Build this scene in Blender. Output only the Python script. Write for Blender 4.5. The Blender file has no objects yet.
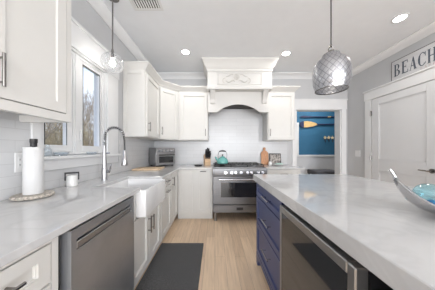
import bpy, bmesh, math, random
from mathutils import Vector, Matrix
R = math.radians
scene = bpy.context.scene
C = scene.collection

# ------------------------------------------------------------------ camera
cam_data = bpy.data.cameras.new('camera')
cam = bpy.data.objects.new('camera', cam_data); C.objects.link(cam)
cam.location = (0, 0, 1.213); cam.rotation_euler = (R(90), 0, 0)
cam_data.sensor_fit = 'HORIZONTAL'; cam_data.sensor_width = 36
cam_data.lens = 36 * 165 / 435
cam_data.shift_x = 2.5 / 435; cam_data.shift_y = 5 / 435
cam_data.clip_start = 0.02
scene.camera = cam

# ------------------------------------------------------------------ world, exposure
scene.view_settings.view_transform = 'Standard'
scene.view_settings.look = 'None'
scene.view_settings.gamma = 1
scene.view_settings.use_curve_mapping = False
scene.view_settings.exposure = 0.93
w = bpy.data.worlds.new('sky'); scene.world = w; w.use_nodes = True
nt = w.node_tree; nt.nodes.clear()
out = nt.nodes.new('ShaderNodeOutputWorld'); bg = nt.nodes.new('ShaderNodeBackground')
tc = nt.nodes.new('ShaderNodeTexCoord'); sep = nt.nodes.new('ShaderNodeSeparateXYZ')
nt.links.new(tc.outputs['Generated'], sep.inputs[0])
ramp = nt.nodes.new('ShaderNodeValToRGB')
e = ramp.color_ramp.elements
e[0].position = 0.0; e[0].color = (0.80, 0.85, 0.92, 1)
e[1].position = 0.42; e[1].color = (0.20, 0.38, 0.72, 1)
nt.links.new(sep.outputs['Z'], ramp.inputs[0])
noi = nt.nodes.new('ShaderNodeTexNoise'); noi.inputs['Scale'].default_value = 3.2; noi.inputs['Detail'].default_value = 5
nt.links.new(tc.outputs['Generated'], noi.inputs['Vector'])
cr = nt.nodes.new('ShaderNodeValToRGB'); cr.color_ramp.elements[0].position = 0.50; cr.color_ramp.elements[1].position = 0.74
nt.links.new(noi.outputs['Fac'], cr.inputs[0])
mx = nt.nodes.new('ShaderNodeMixRGB'); mx.inputs[2].default_value = (0.92, 0.93, 0.95, 1)
nt.links.new(cr.outputs[0], mx.inputs[0]); nt.links.new(ramp.outputs[0], mx.inputs[1])
nt.links.new(mx.outputs[0], bg.inputs[0]); bg.inputs[1].default_value = 0.95
nt.links.new(bg.outputs[0], out.inputs[0])

def area(name, loc, rot, sx, sy, power, color=(1, 1, 1), shape='RECTANGLE', spread=180):
    l = bpy.data.lights.new(name, 'AREA'); l.shape = shape; l.size = sx; l.size_y = sy
    l.energy = power; l.color = color; l.spread = R(spread)
    o = bpy.data.objects.new(name, l); C.objects.link(o); o.location = loc; o.rotation_euler = rot
    return o
# added fill lights behind the camera and in the room beyond the doorway
area('rear_fill', (0.8, -6.3, 1.45), (R(90), 0, 0), 3.9, 2.5, 168, (0.955, 0.975, 1.0))  # unseen fill added to brighten the kitchen from the rear
area('side_fill', (2.76, -2.2, 1.5), (R(90), 0, R(90)), 2.6, 1.7, 56, (0.955, 0.975, 1.0))  # unseen fill added to brighten the left-hand cabinet faces
area('back_room_fill', (2.7, 4.1, 2.62), (0, 0, 0), 0.6, 0.4, 9, (1, 0.97, 0.93))  # unseen fill added to light the blue room
sun = bpy.data.lights.new('sun', 'SUN'); sun.energy = 2.2; sun.angle = R(3); sun.color = (1, 0.95, 0.88)
so = bpy.data.objects.new('sun', sun); C.objects.link(so); so.rotation_euler = (R(8), R(48), 0)
RECESSED_W = 1.8

# ------------------------------------------------------------------ mesh helpers
class B:
    def __init__(s): s.bm = bmesh.new()
    def box(s, x0, x1, y0, y1, z0, z1, bev=0.0, seg=1):
        m = Matrix.Translation(((x0+x1)/2, (y0+y1)/2, (z0+z1)/2)) @ Matrix.Diagonal((abs(x1-x0), abs(y1-y0), abs(z1-z0), 1))
        r = bmesh.ops.create_cube(s.bm, size=1, matrix=m)
        if bev:
            ed = list({e for v in r['verts'] for e in v.link_edges})
            bmesh.ops.bevel(s.bm, geom=ed, offset=bev, segments=seg, profile=0.5, affect='EDGES')
        return s
    def prism(s, pts, axis, a0, a1):
        def P(p, a):
            if axis == 'z': return (p[0], p[1], a)
            if axis == 'y': return (p[0], a, p[1])
            return (a, p[0], p[1])
        v0 = [s.bm.verts.new(P(p, a0)) for p in pts]; v1 = [s.bm.verts.new(P(p, a1)) for p in pts]
        n = len(pts)
        f = [s.bm.faces.new(v0), s.bm.faces.new(v1)]
        for i in range(n): f.append(s.bm.faces.new((v0[i], v0[(i+1) % n], v1[(i+1) % n], v1[i])))
        bmesh.ops.recalc_face_normals(s.bm, faces=f)
        return s
    def tube(s, pts, r, seg=8, cap=True):
        pts = [Vector(p) for p in pts]; n = len(pts)
        rad = r if isinstance(r, (list, tuple)) else [r]*n
        t = [(pts[min(i+1, n-1)] - pts[max(i-1, 0)]).normalized() for i in range(n)]
        ref = Vector((0, 0, 1)) if abs(t[0].z) < 0.9 else Vector((1, 0, 0))
        u = t[0].cross(ref).normalized(); rings = []
        for i in range(n):
            u = (u - t[i]*u.dot(t[i]))
            u = u.normalized() if u.length > 1e-6 else t[i].orthogonal().normalized()
            v = t[i].cross(u)
            rings.append([s.bm.verts.new(pts[i] + (u*math.cos(2*math.pi*k/seg) + v*math.sin(2*math.pi*k/seg))*rad[i]) for k in range(seg)])
        for i in range(n-1):
            for k in range(seg):
                s.bm.faces.new((rings[i][k], rings[i][(k+1) % seg], rings[i+1][(k+1) % seg], rings[i+1][k]))
        if cap:
            s.bm.faces.new(rings[0][::-1]); s.bm.faces.new(rings[-1])
        return s
    def lathe(s, prof, c=(0, 0), seg=24, closed=False, sx=1, sy=1):
        rings = []
        for r, z in prof:
            if r < 1e-6: rings.append([s.bm.verts.new((c[0], c[1], z))])
            else: rings.append([s.bm.verts.new((c[0]+r*sx*math.cos(2*math.pi*k/seg), c[1]+r*sy*math.sin(2*math.pi*k/seg), z)) for k in range(seg)])
        pairs = list(zip(rings[:-1], rings[1:]))
        if closed: pairs.append((rings[-1], rings[0]))
        for a, b in pairs:
            for k in range(seg):
                k2 = (k+1) % seg
                if len(a) == 1 and len(b) == 1: continue
                if len(a) == 1: s.bm.faces.new((a[0], b[k2], b[k]))
                elif len(b) == 1: s.bm.faces.new((a[k], a[k2], b[0]))
                else: s.bm.faces.new((a[k], a[k2], b[k2], b[k]))
        return s
    def sphere(s, c, r, sc=(1, 1, 1), seg=16):
        m = Matrix.Translation(c) @ Matrix.Diagonal((r*sc[0], r*sc[1], r*sc[2], 1))
        bmesh.ops.create_uvsphere(s.bm, u_segments=seg, v_segments=seg//2+2, radius=1, matrix=m); return s
    def sweep(s, path, prof):
        # path: 2-D points; prof: closed polygon of (out, z), out is to the right of travel
        n = len(path); rows = []
        for i, p in enumerate(path):
            p = Vector(p)
            d0 = (p - Vector(path[i-1])).normalized() if i else None
            d1 = (Vector(path[i+1]) - p).normalized() if i < n-1 else None
            if d0 is None: d0 = d1
            if d1 is None: d1 = d0
            n0 = Vector((d0.y, -d0.x)); n1 = Vector((d1.y, -d1.x))
            m = (n0 + n1).normalized(); k = 1/max(0.3, m.dot(n0))
            rows.append([s.bm.verts.new((p.x+m.x*k*o, p.y+m.y*k*o, z)) for o, z in prof])
        q = len(prof); f = []
        for i in range(n-1):
            for j in range(q):
                f.append(s.bm.faces.new((rows[i][j], rows[i][(j+1) % q], rows[i+1][(j+1) % q], rows[i+1][j])))
        f.append(s.bm.faces.new(rows[0])); f.append(s.bm.faces.new(rows[-1][::-1]))
        bmesh.ops.recalc_face_normals(s.bm, faces=f)
        return s
    def rot(s, ang, axis='Z', c=(0, 0, 0)):
        bmesh.ops.rotate(s.bm, verts=s.bm.verts[:], cent=c, matrix=Matrix.Rotation(ang, 3, axis)); return s
    def move(s, v):
        bmesh.ops.translate(s.bm, verts=s.bm.verts[:], vec=v); return s
    def shaker(s, x0, x1, z0, z1, fr=0.058, dep=0.0155, y0=-0.02, y1=0.0, bead=0.004):
        bm = s.bm
        def ring(i, y): return [bm.verts.new(p) for p in ((x0+i, y, z0+i), (x1-i, y, z0+i), (x1-i, y, z1-i), (x0+i, y, z1-i))]
        b = ring(0, y1); a0 = ring(0, y0+0.0015); a = ring(0.0015, y0); c = ring(fr, y0); d = ring(fr+0.001, y0+dep*0.45); d2 = ring(fr+bead, y0+dep*0.5); d3 = ring(fr+bead+0.001, y0+dep)
        f = []
        for p, q in ((b, a0), (a0, a), (a, c), (c, d), (d, d2), (d2, d3)):
            for k in range(4): f.append(bm.faces.new((p[k], p[(k+1) % 4], q[(k+1) % 4], q[k])))
        f.append(bm.faces.new(d3)); f.append(bm.faces.new(b[::-1]))
        return s
    def pull(s, x, z, ln, vertical, y0=-0.02, off=0.032, r=0.006):
        if vertical:
            a, b = (x, y0-off, z-ln/2), (x, y0-off, z+ln/2); p = [(x, z-ln*0.36), (x, z+ln*0.36)]
        else:
            a, b = (x-ln/2, y0-off, z), (x+ln/2, y0-off, z); p = [(x-ln*0.36, z), (x+ln*0.36, z)]
        s.tube([a, b], r, 10)
        for px, pz in p: s.tube([(px, y0+0.001, pz), (px, y0-off, pz)], r*0.8, 8)
        return s

def obj(name, b, mat, parent=None, smooth=35):
    me = bpy.data.meshes.new(name); b.bm.normal_update(); b.bm.to_mesh(me); b.bm.free()
    me.materials.append(mat)
    if smooth:
        me.shade_smooth(); me.set_sharp_from_angle(angle=R(smooth))
    o = bpy.data.objects.new(name, me); C.objects.link(o)
    if parent: o.parent = parent
    return o
def tag(o, label=None, cat=None, group=None, kind=None):
    if label: o['label'] = label
    if cat: o['category'] = cat
    if group: o['group'] = group
    if kind: o['kind'] = kind
    return o
def thing(name, label, cat, loc=(0, 0, 0), rz=0.0, group=None):
    o = bpy.data.objects.new(name, None); o.empty_display_size = 0.1; C.objects.link(o)
    o.location = loc; o.rotation_euler = (0, 0, rz)
    return tag(o, label, cat, group)
def struct(name, b, mat, label, cat='wall', smooth=35):
    return tag(obj(name, b, mat, None, smooth), label, cat, None, 'structure')
def dup(root, loc, label=None):
    r = root.copy(); C.objects.link(r); r.location = loc
    if label: r['label'] = label
    for ch in list(root.children):
        c = ch.copy(); C.objects.link(c); c.parent = r
        for g in list(ch.children):
            d = g.copy(); C.objects.link(d); d.parent = c
    return r

# ------------------------------------------------------------------ materials
def mat(name, col, rough=0.5, metal=0.0, ior=1.5, var=0.0, vscale=8.0, bump=0.0, bscale=60.0, stretch=None, coat=0.0, spec=None, emit=None, estr=0.0):
    m = bpy.data.materials.new(name); m.use_nodes = True
    nt = m.node_tree; p = nt.nodes['Principled BSDF']
    p.inputs['Base Color'].default_value = (*col, 1); p.inputs['Roughness'].default_value = rough
    p.inputs['Metallic'].default_value = metal; p.inputs['IOR'].default_value = ior
    if coat: p.inputs['Coat Weight'].default_value = coat; p.inputs['Coat Roughness'].default_value = 0.05
    if spec is not None: p.inputs['Specular IOR Level'].default_value = spec
    if emit: p.inputs['Emission Color'].default_value = (*emit, 1); p.inputs['Emission Strength'].default_value = estr
    tcn = nt.nodes.new('ShaderNodeTexCoord'); mp = nt.nodes.new('ShaderNodeMapping')
    nt.links.new(tcn.outputs['Object'], mp.inputs[0])
    if stretch: mp.inputs['Scale'].default_value = stretch
    n = nt.nodes.new('ShaderNodeTexNoise'); n.inputs['Scale'].default_value = vscale; n.inputs['Detail'].default_value = 4
    nt.links.new(mp.outputs[0], n.inputs['Vector'])
    r = nt.nodes.new('ShaderNodeValToRGB')
    v = max(var, 0.012)
    r.color_ramp.elements[0].position = 0.3; r.color_ramp.elements[1].position = 0.7
    r.color_ramp.elements[0].color = (*[c*(1-v) for c in col], 1); r.color_ramp.elements[1].color = (*[min(1, c*(1+v)) for c in col], 1)
    nt.links.new(n.outputs['Fac'], r.inputs[0]); nt.links.new(r.outputs[0], p.inputs['Base Color'])
    if bump:
        n2 = nt.nodes.new('ShaderNodeTexNoise'); n2.inputs['Scale'].default_value = bscale; n2.inputs['Detail'].default_value = 3
        nt.links.new(mp.outputs[0], n2.inputs['Vector'])
        bp = nt.nodes.new('ShaderNodeBump'); bp.inputs['Strength'].default_value = bump; bp.inputs['Distance'].default_value = 0.01
        nt.links.new(n2.outputs['Fac'], bp.inputs['Height']); nt.links.new(bp.outputs[0], p.inputs['Normal'])
    return m

M = {}
M['wall'] = mat('wall_paint', (0.545, 0.55, 0.56), 0.75, bump=0.03)
M['ceiling'] = mat('ceiling_paint', (0.85, 0.87, 0.90), 0.85)
M['trim'] = mat('white_trim_paint', (0.76, 0.765, 0.77), 0.4)
M['door'] = mat('white_door_paint', (0.70, 0.705, 0.715), 0.4)
M['cab'] = mat('cream_cabinet_paint', (0.685, 0.676, 0.652), 0.42)
M['carving_shade'] = mat('shade_toned_carving', (0.56, 0.545, 0.515), 0.6)  # cream carving toned darker; its shading is put into the colour
M['gap'] = mat('dark_gap', (0.02, 0.02, 0.02), 0.6)
M['navy'] = mat('navy_cabinet_paint', (0.060, 0.082, 0.205), 0.38, var=0.05)
M['nickel'] = mat('brushed_nickel', (0.27, 0.26, 0.25), 0.25, 1.0)
M['chrome'] = mat('polished_chrome', (0.52, 0.52, 0.54), 0.2, 1.0)
M['spring'] = mat('faucet_steel', (0.50, 0.50, 0.51), 0.34, 1.0)
M['steel'] = mat('brushed_steel', (0.20, 0.20, 0.205), 0.42, 1.0, var=0.10, vscale=6, stretch=(1, 1, 40))
M['dsteel'] = mat('dark_brushed_steel', (0.40, 0.415, 0.44), 0.34, 0.8, var=0.08, vscale=6, stretch=(1, 40, 1))
M['steelframe'] = mat('steel_frame', (0.38, 0.38, 0.385), 0.34, 0.9)
M['black'] = mat('black_enamel', (0.015, 0.015, 0.016), 0.35)
M['iron'] = mat('cast_iron', (0.02, 0.02, 0.02), 0.6, bump=0.1)
M['blackglass'] = mat('tinted_glass', (0.03, 0.03, 0.03), 0.05, 0.0, ior=1.7)
M['blackglass'].node_tree.nodes['Principled BSDF'].inputs['Specular Tint'].default_value = (0.72, 0.82, 1.0, 1)
M['ovenglass'] = mat('oven_glass', (0.02, 0.02, 0.022), 0.06, 0.0, ior=1.7)
M['fireclay'] = mat('fireclay', (0.75, 0.75, 0.755), 0.12, coat=0.4)
M['plastic'] = mat('white_plastic', (0.78, 0.78, 0.78), 0.35)
M['rubber'] = mat('black_plastic', (0.02, 0.02, 0.022), 0.45)
M['paper'] = mat('paper_towel', (0.66, 0.66, 0.66), 0.9, bump=0.25, bscale=120)
M['ceramic'] = mat('white_ceramic', (0.82, 0.82, 0.81), 0.2, coat=0.3)
M['teal'] = mat('teal_enamel', (0.14, 0.42, 0.39), 0.15, coat=0.5)
M['wood'] = mat('maple_wood', (0.62, 0.42, 0.25), 0.45, var=0.18, vscale=10, stretch=(1, 12, 12))
M['palewood'] = mat('pale_board_wood', (0.66, 0.50, 0.34), 0.5, var=0.14, vscale=7, stretch=(2, 16, 2))
M['redwood'] = mat('cherry_board_wood', (0.55, 0.26, 0.12), 0.42, var=0.3, vscale=9, stretch=(14, 1, 1.5))
M['oarwood'] = mat('oar_wood', (0.62, 0.42, 0.18), 0.5, var=0.15, vscale=6, stretch=(2, 10, 10))
M['navyoar'] = mat('navy_oar_paint', (0.02, 0.03, 0.09), 0.5)
M['bluewall'] = mat('blue_wall_paint', (0.028, 0.135, 0.25), 0.7, var=0.03)
M['lowwall'] = mat('pale_wainscot_paint', (0.62, 0.63, 0.65), 0.6)
M['stone'] = mat('pebble_stone', (0.46, 0.42, 0.37), 0.7, var=0.5, vscale=90, bump=0.2, bscale=90)
M['silver'] = mat('cast_aluminium', (0.60, 0.60, 0.61), 0.22, 1.0, bump=0.15, bscale=25)
M['bark'] = mat('bark', (0.30, 0.25, 0.20), 0.9, var=0.3)
M['brush'] = mat('dry_brush', (0.34, 0.27, 0.16), 0.9, var=0.4)
M['ground'] = mat('winter_lawn', (0.24, 0.21, 0.12), 0.95, var=0.4, vscale=1.5)
M['sofa'] = mat('charcoal_cloth', (0.09, 0.09, 0.10), 0.9)
M['cream'] = mat('cream_shell', (0.80, 0.66, 0.42), 0.7, var=0.2, vscale=30)
M['signface'] = mat('sign_board', (0.56, 0.56, 0.57), 0.7, var=0.12, vscale=9, stretch=(1, 2, 12))
M['signink'] = mat('sign_letters', (0.075, 0.09, 0.115), 0.75, var=0.25, vscale=40)
M['signpink'] = mat('sign_small_letters', (0.42, 0.33, 0.32), 0.75)
M['signedge'] = mat('sign_frame', (0.12, 0.11, 0.11), 0.7)
M['emit'] = mat('lamp_diffuser', (1, 1, 1), 0.5, emit=(1, 0.98, 0.95), estr=18)
M['bulb'] = mat('glowing_bulb', (1, 1, 1), 0.4, emit=(1, 0.95, 0.88), estr=7)
M['frost'] = mat('frosted_bulb', (0.85, 0.82, 0.76), 0.4, emit=(1, 0.93, 0.82), estr=0.12)
M['filter'] = mat('hood_filter', (0.06, 0.058, 0.055), 0.5, 0.6)

def quartz():
    m = mat('white_quartz', (0.60, 0.60, 0.605), 0.06, ior=1.65)
    nt = m.node_tree; p = nt.nodes['Principled BSDF']
    tcn = nt.nodes.new('ShaderNodeTexCoord')
    n = nt.nodes.new('ShaderNodeTexNoise'); n.inputs['Scale'].default_value = 2.6; n.inputs['Detail'].default_value = 9; n.inputs['Distortion'].default_value = 1.6
    nt.links.new(tcn.outputs['Object'], n.inputs['Vector'])
    r = nt.nodes.new('ShaderNodeValToRGB'); r.color_ramp.elements.new(0.5)
    el = r.color_ramp.elements
    for k, (ps, c) in enumerate(((0.44, 0.595), (0.5, 0.56), (0.56, 0.615))): el[k].position = ps; el[k].color = (c, c, c*1.005, 1)
    nt.links.new(n.outputs['Fac'], r.inputs[0]); nt.links.new(r.outputs[0], p.inputs['Base Color'])
    return m
M['quartz'] = quartz()

def tile(name, axis, bw=0.30, bh=0.075):
    m = mat(name, (0.68, 0.685, 0.70), 0.22)
    nt = m.node_tree; p = nt.nodes['Principled BSDF']
    tcn = nt.nodes.new('ShaderNodeTexCoord'); sp = nt.nodes.new('ShaderNodeSeparateXYZ'); cb = nt.nodes.new('ShaderNodeCombineXYZ')
    nt.links.new(tcn.outputs['Object'], sp.inputs[0]); nt.links.new(sp.outputs[axis], cb.inputs[0]); nt.links.new(sp.outputs['Z'], cb.inputs[1])
    br = nt.nodes.new('ShaderNodeTexBrick'); br.inputs['Scale'].default_value = 1.0
    br.inputs['Brick Width'].default_value = bw; br.inputs['Row Height'].default_value = bh; br.inputs['Mortar Size'].default_value = 0.0022
    br.inputs['Color1'].default_value = (0.655, 0.66, 0.67, 1); br.inputs['Color2'].default_value = (0.63, 0.635, 0.645, 1); br.inputs['Mortar'].default_value = (0.56, 0.56, 0.57, 1)
    br.inputs['Mortar Smooth'].default_value = 0.3
    nt.links.new(cb.outputs[0], br.inputs['Vector']); nt.links.new(br.outputs['Color'], p.inputs['Base Color'])
    n = nt.nodes.new('ShaderNodeTexNoise'); n.inputs['Scale'].default_value = 11; nt.links.new(tcn.outputs['Object'], n.inputs['Vector'])
    mm = nt.nodes.new('ShaderNodeMath'); mm.operation = 'MULTIPLY_ADD'; mm.inputs[1].default_value = -0.35
    nt.links.new(br.outputs['Fac'], mm.inputs[0]); nt.links.new(n.outputs['Fac'], mm.inputs[2])
    bp = nt.nodes.new('ShaderNodeBump'); bp.inputs['Strength'].default_value = 0.14; bp.inputs['Distance'].default_value = 0.012
    nt.links.new(mm.outputs[0], bp.inputs['Height']); nt.links.new(bp.outputs[0], p.inputs['Normal'])
    return m
M['tileL'] = tile('glossy_tile_left', 'Y'); M['tileB'] = tile('glossy_tile_back', 'X')

def oak():
    m = mat('oak_planks', (0.5, 0.36, 0.25), 0.38)
    nt = m.node_tree; p = nt.nodes['Principled BSDF']
    tcn = nt.nodes.new('ShaderNodeTexCoord'); sp = nt.nodes.new('ShaderNodeSeparateXYZ'); cb = nt.nodes.new('ShaderNodeCombineXYZ')
    nt.links.new(tcn.outputs['Object'], sp.inputs[0]); nt.links.new(sp.outputs['Y'], cb.inputs[0]); nt.links.new(sp.outputs['X'], cb.inputs[1])
    br = nt.nodes.new('ShaderNodeTexBrick'); br.inputs['Scale'].default_value = 1.0; br.offset = 0.37
    br.inputs['Brick Width'].default_value = 1.15; br.inputs['Row Height'].default_value = 0.115; br.inputs['Mortar Size'].default_value = 0.0012
    br.inputs['Color1'].default_value = (0.79, 0.61, 0.44, 1); br.inputs['Color2'].default_value = (0.66, 0.49, 0.34, 1); br.inputs['Mortar'].default_value = (0.40, 0.29, 0.19, 1)
    nt.links.new(cb.outputs[0], br.inputs['Vector'])
    mp = nt.nodes.new('ShaderNodeMapping'); mp.inputs['Scale'].default_value = (45, 3.0, 1)
    nt.links.new(tcn.outputs['Object'], mp.inputs[0])
    n = nt.nodes.new('ShaderNodeTexNoise'); n.inputs['Scale'].default_value = 1.0; n.inputs['Detail'].default_value = 6; n.inputs['Distortion'].default_value = 0.8
    nt.links.new(mp.outputs[0], n.inputs['Vector'])
    r = nt.nodes.new('ShaderNodeValToRGB'); r.color_ramp.elements[0].position = 0.3; r.color_ramp.elements[0].color = (0.88, 0.87, 0.85, 1); r.color_ramp.elements[1].position = 0.65; r.color_ramp.elements[1].color = (1.08, 1.08, 1.08, 1)
    nt.links.new(n.outputs['Fac'], r.inputs[0])
    mu = nt.nodes.new('ShaderNodeMixRGB'); mu.blend_type = 'MULTIPLY'; mu.inputs[0].default_value = 1
    nt.links.new(br.outputs['Color'], mu.inputs[1]); nt.links.new(r.outputs[0], mu.inputs[2]); nt.links.new(mu.outputs[0], p.inputs['Base Color'])
    return m
M['oak'] = oak()

def rugmat():
    m = mat('charcoal_woven_rug', (0.095, 0.095, 0.098), 0.95, var=0.6, vscale=110, bump=0.5, bscale=220)
    return m
M['rug'] = rugmat()

def glass(name, tint=(1, 1, 1), edge=0.25, rough=0.02, base=0.04, milk=0.0):
    m = bpy.data.materials.new(name); m.use_nodes = True; nt = m.node_tree; nt.nodes.clear()
    o = nt.nodes.new('ShaderNodeOutputMaterial'); t = nt.nodes.new('ShaderNodeBsdfTransparent'); g = nt.nodes.new('ShaderNodeBsdfGlossy')
    t.inputs[0].default_value = (*tint, 1); g.inputs['Roughness'].default_value = rough
    lw = nt.nodes.new('ShaderNodeLayerWeight'); lw.inputs[0].default_value = 0.35
    ma = nt.nodes.new('ShaderNodeMath'); ma.operation = 'MULTIPLY_ADD'; ma.inputs[1].default_value = edge; ma.inputs[2].default_value = base
    nt.links.new(lw.outputs['Facing'], ma.inputs[0])
    x = nt.nodes.new('ShaderNodeMixShader'); nt.links.new(ma.outputs[0], x.inputs[0]); nt.links.new(t.outputs[0], x.inputs[1]); nt.links.new(g.outputs[0], x.inputs[2])
    n = nt.nodes.new('ShaderNodeTexNoise'); n.inputs['Scale'].default_value = 30
    last = x
    if milk:
        d = nt.nodes.new('ShaderNodeBsdfDiffuse'); d.inputs[0].default_value = (*[min(1, c*0.9) for c in tint], 1)
        y = nt.nodes.new('ShaderNodeMixShader'); y.inputs[0].default_value = milk
        nt.links.new(x.outputs[0], y.inputs[1]); nt.links.new(d.outputs[0], y.inputs[2]); last = y
    nt.links.new(last.outputs[0], o.inputs[0])
    return m
M['pane'] = glass('window_glass', edge=0.1, base=0.03)
M['globe'] = glass('clear_globe_glass', (0.95, 0.96, 0.97), 0.55, 0.05, 0.05, milk=0.04)
M['aqua'] = glass('aqua_glass', (0.62, 0.88, 0.90), 0.35, 0.03, 0.08, milk=0.12)
M['tealglass'] = glass('teal_glass', (0.62, 0.88, 0.93), 0.6, 0.05, 0.10, milk=0.10)
M['blueglass'] = glass('deep_blue_glass', (0.02, 0.32, 0.62), 0.35, 0.03, 0.08, milk=0.35)
M['clear'] = glass('clear_glass', (0.90, 0.94, 0.97), 0.5, 0.03, 0.06, milk=0.08)

def mercury():
    m = bpy.data.materials.new('mercury_glass'); m.use_nodes = True; nt = m.node_tree
    p = nt.nodes['Principled BSDF']; o = nt.nodes['Material Output']
    p.inputs['Metallic'].default_value = 0.9; p.inputs['Roughness'].default_value = 0.30
    tcn = nt.nodes.new('ShaderNodeTexCoord'); sp = nt.nodes.new('ShaderNodeSeparateXYZ'); nt.links.new(tcn.outputs['Object'], sp.inputs[0])
    at = nt.nodes.new('ShaderNodeMath'); at.operation = 'ARCTAN2'; nt.links.new(sp.outputs['Y'], at.inputs[0]); nt.links.new(sp.outputs['X'], at.inputs[1])
    def lin(a, b, sgn):
        k = nt.nodes.new('ShaderNodeMath'); k.operation = 'MULTIPLY'; k.inputs[1].default_value = 9; nt.links.new(at.outputs[0], k.inputs[0])
        z = nt.nodes.new('ShaderNodeMath'); z.operation = 'MULTIPLY_ADD'; z.inputs[1].default_value = 62*sgn; nt.links.new(sp.outputs['Z'], z.inputs[0]); nt.links.new(k.outputs[0], z.inputs[2])
        s = nt.nodes.new('ShaderNodeMath'); s.operation = 'SINE'; nt.links.new(z.outputs[0], s.inputs[0])
        a2 = nt.nodes.new('ShaderNodeMath'); a2.operation = 'ABSOLUTE'; nt.links.new(s.outputs[0], a2.inputs[0]); return a2
    mn = nt.nodes.new('ShaderNodeMath'); mn.operation = 'MINIMUM'
    nt.links.new(lin(0, 0, 1).outputs[0], mn.inputs[0]); nt.links.new(lin(0, 0, -1).outputs[0], mn.inputs[1])
    r = nt.nodes.new('ShaderNodeValToRGB'); r.color_ramp.elements[0].position = 0.08; r.color_ramp.elements[0].color = (0.34, 0.34, 0.36, 1)
    r.color_ramp.elements[1].position = 0.32; r.color_ramp.elements[1].color = (0.62, 0.63, 0.66, 1)
    nt.links.new(mn.outputs[0], r.inputs[0]); nt.links.new(r.outputs[0], p.inputs['Base Color'])
    bp = nt.nodes.new('ShaderNodeBump'); bp.inputs['Strength'].default_value = 0.2; bp.inputs['Distance'].default_value = 0.005
    nt.links.new(mn.outputs[0], bp.inputs['Height']); nt.links.new(bp.outputs[0], p.inputs['Normal'])
    t = nt.nodes.new('ShaderNodeBsdfTransparent'); t.inputs[0].default_value = (0.93, 0.93, 0.94, 1)
    x = nt.nodes.new('ShaderNodeMixShader'); x.inputs[0].default_value = 0.62
    nt.links.new(t.outputs[0], x.inputs[1]); nt.links.new(p.outputs[0], x.inputs[2]); nt.links.new(x.outputs[0], o.inputs[0])
    return m
M['mercury'] = mercury()

# ------------------------------------------------------------------ setting
WL, WR, YB, ZC, YF = -1.28, 2.78, 3.46, 2.80, -6.4
struct('floor', B().box(-1.42, 2.92, YF, 3.60, -0.05, 0), M['oak'], 'light oak plank floor of the kitchen', 'floor')
struct('ceiling', B().box(-1.42, 2.92, YF, 3.60, ZC, ZC+0.08), M['ceiling'], 'flat white kitchen ceiling', 'ceiling')
oy0, oy1, oz0, oz1 = 1.20, 1.945, 1.165, 2.13
b = B().box(WL-0.14, WL, YF, oy0, 0, ZC).box(WL-0.14, WL, oy1, 3.60, 0, ZC).box(WL-0.14, WL, oy0, oy1, 0, oz0).box(WL-0.14, WL, oy0, oy1, oz1, ZC)
struct('wall_left', b, M['wall'], 'light grey wall holding the window over the sink')
dx0, dx1, dz = 1.70, 2.64, 2.066
b = B().box(WL, dx0, YB, 3.60, 0, ZC).box(dx1, WR, YB, 3.60, 0, ZC).box(dx0, dx1, YB, 3.60, dz, ZC)
struct('wall_back', b, M['wall'], 'light grey wall behind the range with a doorway at right')
struct('wall_right', B().box(WR, WR+0.14, YF, 3.60, 0, ZC), M['wall'], 'light grey wall with the white door')
# tile
b = B().box(WL, WL+0.008, -0.9, 1.139, 0.911, 1.40).box(WL, WL+0.008, 1.139, 2.20, 0.911, 1.058).box(WL, WL+0.008, 2.20, 3.46, 0.911, 1.40)
struct('wall_left_tile', b, M['tileL'], 'glossy white tile splashback along the left wall')
b = B().box(WL+0.008, -0.135, YB-0.008, YB, 0.911, 1.40).box(-0.135, 1.003, YB-0.008, YB, 0.90, 2.10).box(1.003, 1.51, YB-0.008, YB, 0.911, 1.40)
struct('wall_back_tile', b, M['tileB'], 'glossy white tile splashback behind the range')
# ceiling crown
cp = [(0, 2.700), (0.012, 2.700), (0.016, 2.714), (0.04, 2.735), (0.075, 2.780), (0.088, 2.786), (0.088, 2.7995), (0, 2.7995)]
struct('trim_1', B().sweep([(WL, YF), (WL, YB), (WR, YB), (WR, YF)], cp), M['trim'], 'white crown moulding where walls meet the ceiling', 'moulding')
# doorway casing and jamb
b = B().box(dx0-0.085, dx0, YB-0.02, YB, 0, dz).box(dx1, dx1+0.095, YB-0.02, YB, 0, dz).box(dx0-0.10, dx1+0.11, YB-0.022, YB, dz, dz+0.19).box(dx0-0.115, dx1+0.125, YB-0.035, YB, dz+0.19, dz+0.21)
b.box(dx0, dx0+0.015, YB, 3.60, 0, dz).box(dx1-0.015, dx1, YB, 3.62, 0, dz).box(dx0, dx1, YB, 3.60, dz-0.015, dz)
struct('trim_2', b, M['trim'], 'white casing round the open doorway', 'casing')
# room beyond the doorway
BY = 4.70
struct('floor_hall', B().box(0.9, 4.6, 3.60, BY+0.1, -0.05, 0), M['oak'], 'oak floor of the room beyond the doorway', 'floor')
struct('ceiling_hall', B().box(0.9, 4.6, 3.60, BY+0.1, 2.65, 2.72), M['ceiling'], 'ceiling of the room beyond the doorway', 'ceiling')
struct('wall_hall_upper', B().box(0.9, 4.6, BY, BY+0.1, 1.06, 2.65), M['bluewall'], 'bright blue painted wall seen through the doorway')
struct('wall_hall_lower', B().box(0.9, 4.6, BY, BY+0.1, 0, 1.06), M['lowwall'], 'pale lower wall under the chair rail')
struct('wall_hall_left', B().box(0.8, 0.9, 3.60, BY+0.1, 0, 2.65), M['lowwall'], 'side wall of the room beyond, hidden left')
struct('wall_hall_right', B().box(4.6, 4.7, 3.60, BY+0.1, 0, 2.65), M['lowwall'], 'side wall of the room beyond, hidden right')
struct('wall_hall_front', B().box(2.92, 4.6, 3.50, 3.60, 0, 2.65), M['lowwall'], 'front wall of the room beyond the doorway')
struct('trim_3', B().box(0.9, 4.6, BY-0.025, BY, 1.03, 1.075, 0.004), M['trim'], 'white chair rail under the blue wall', 'rail')
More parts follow.
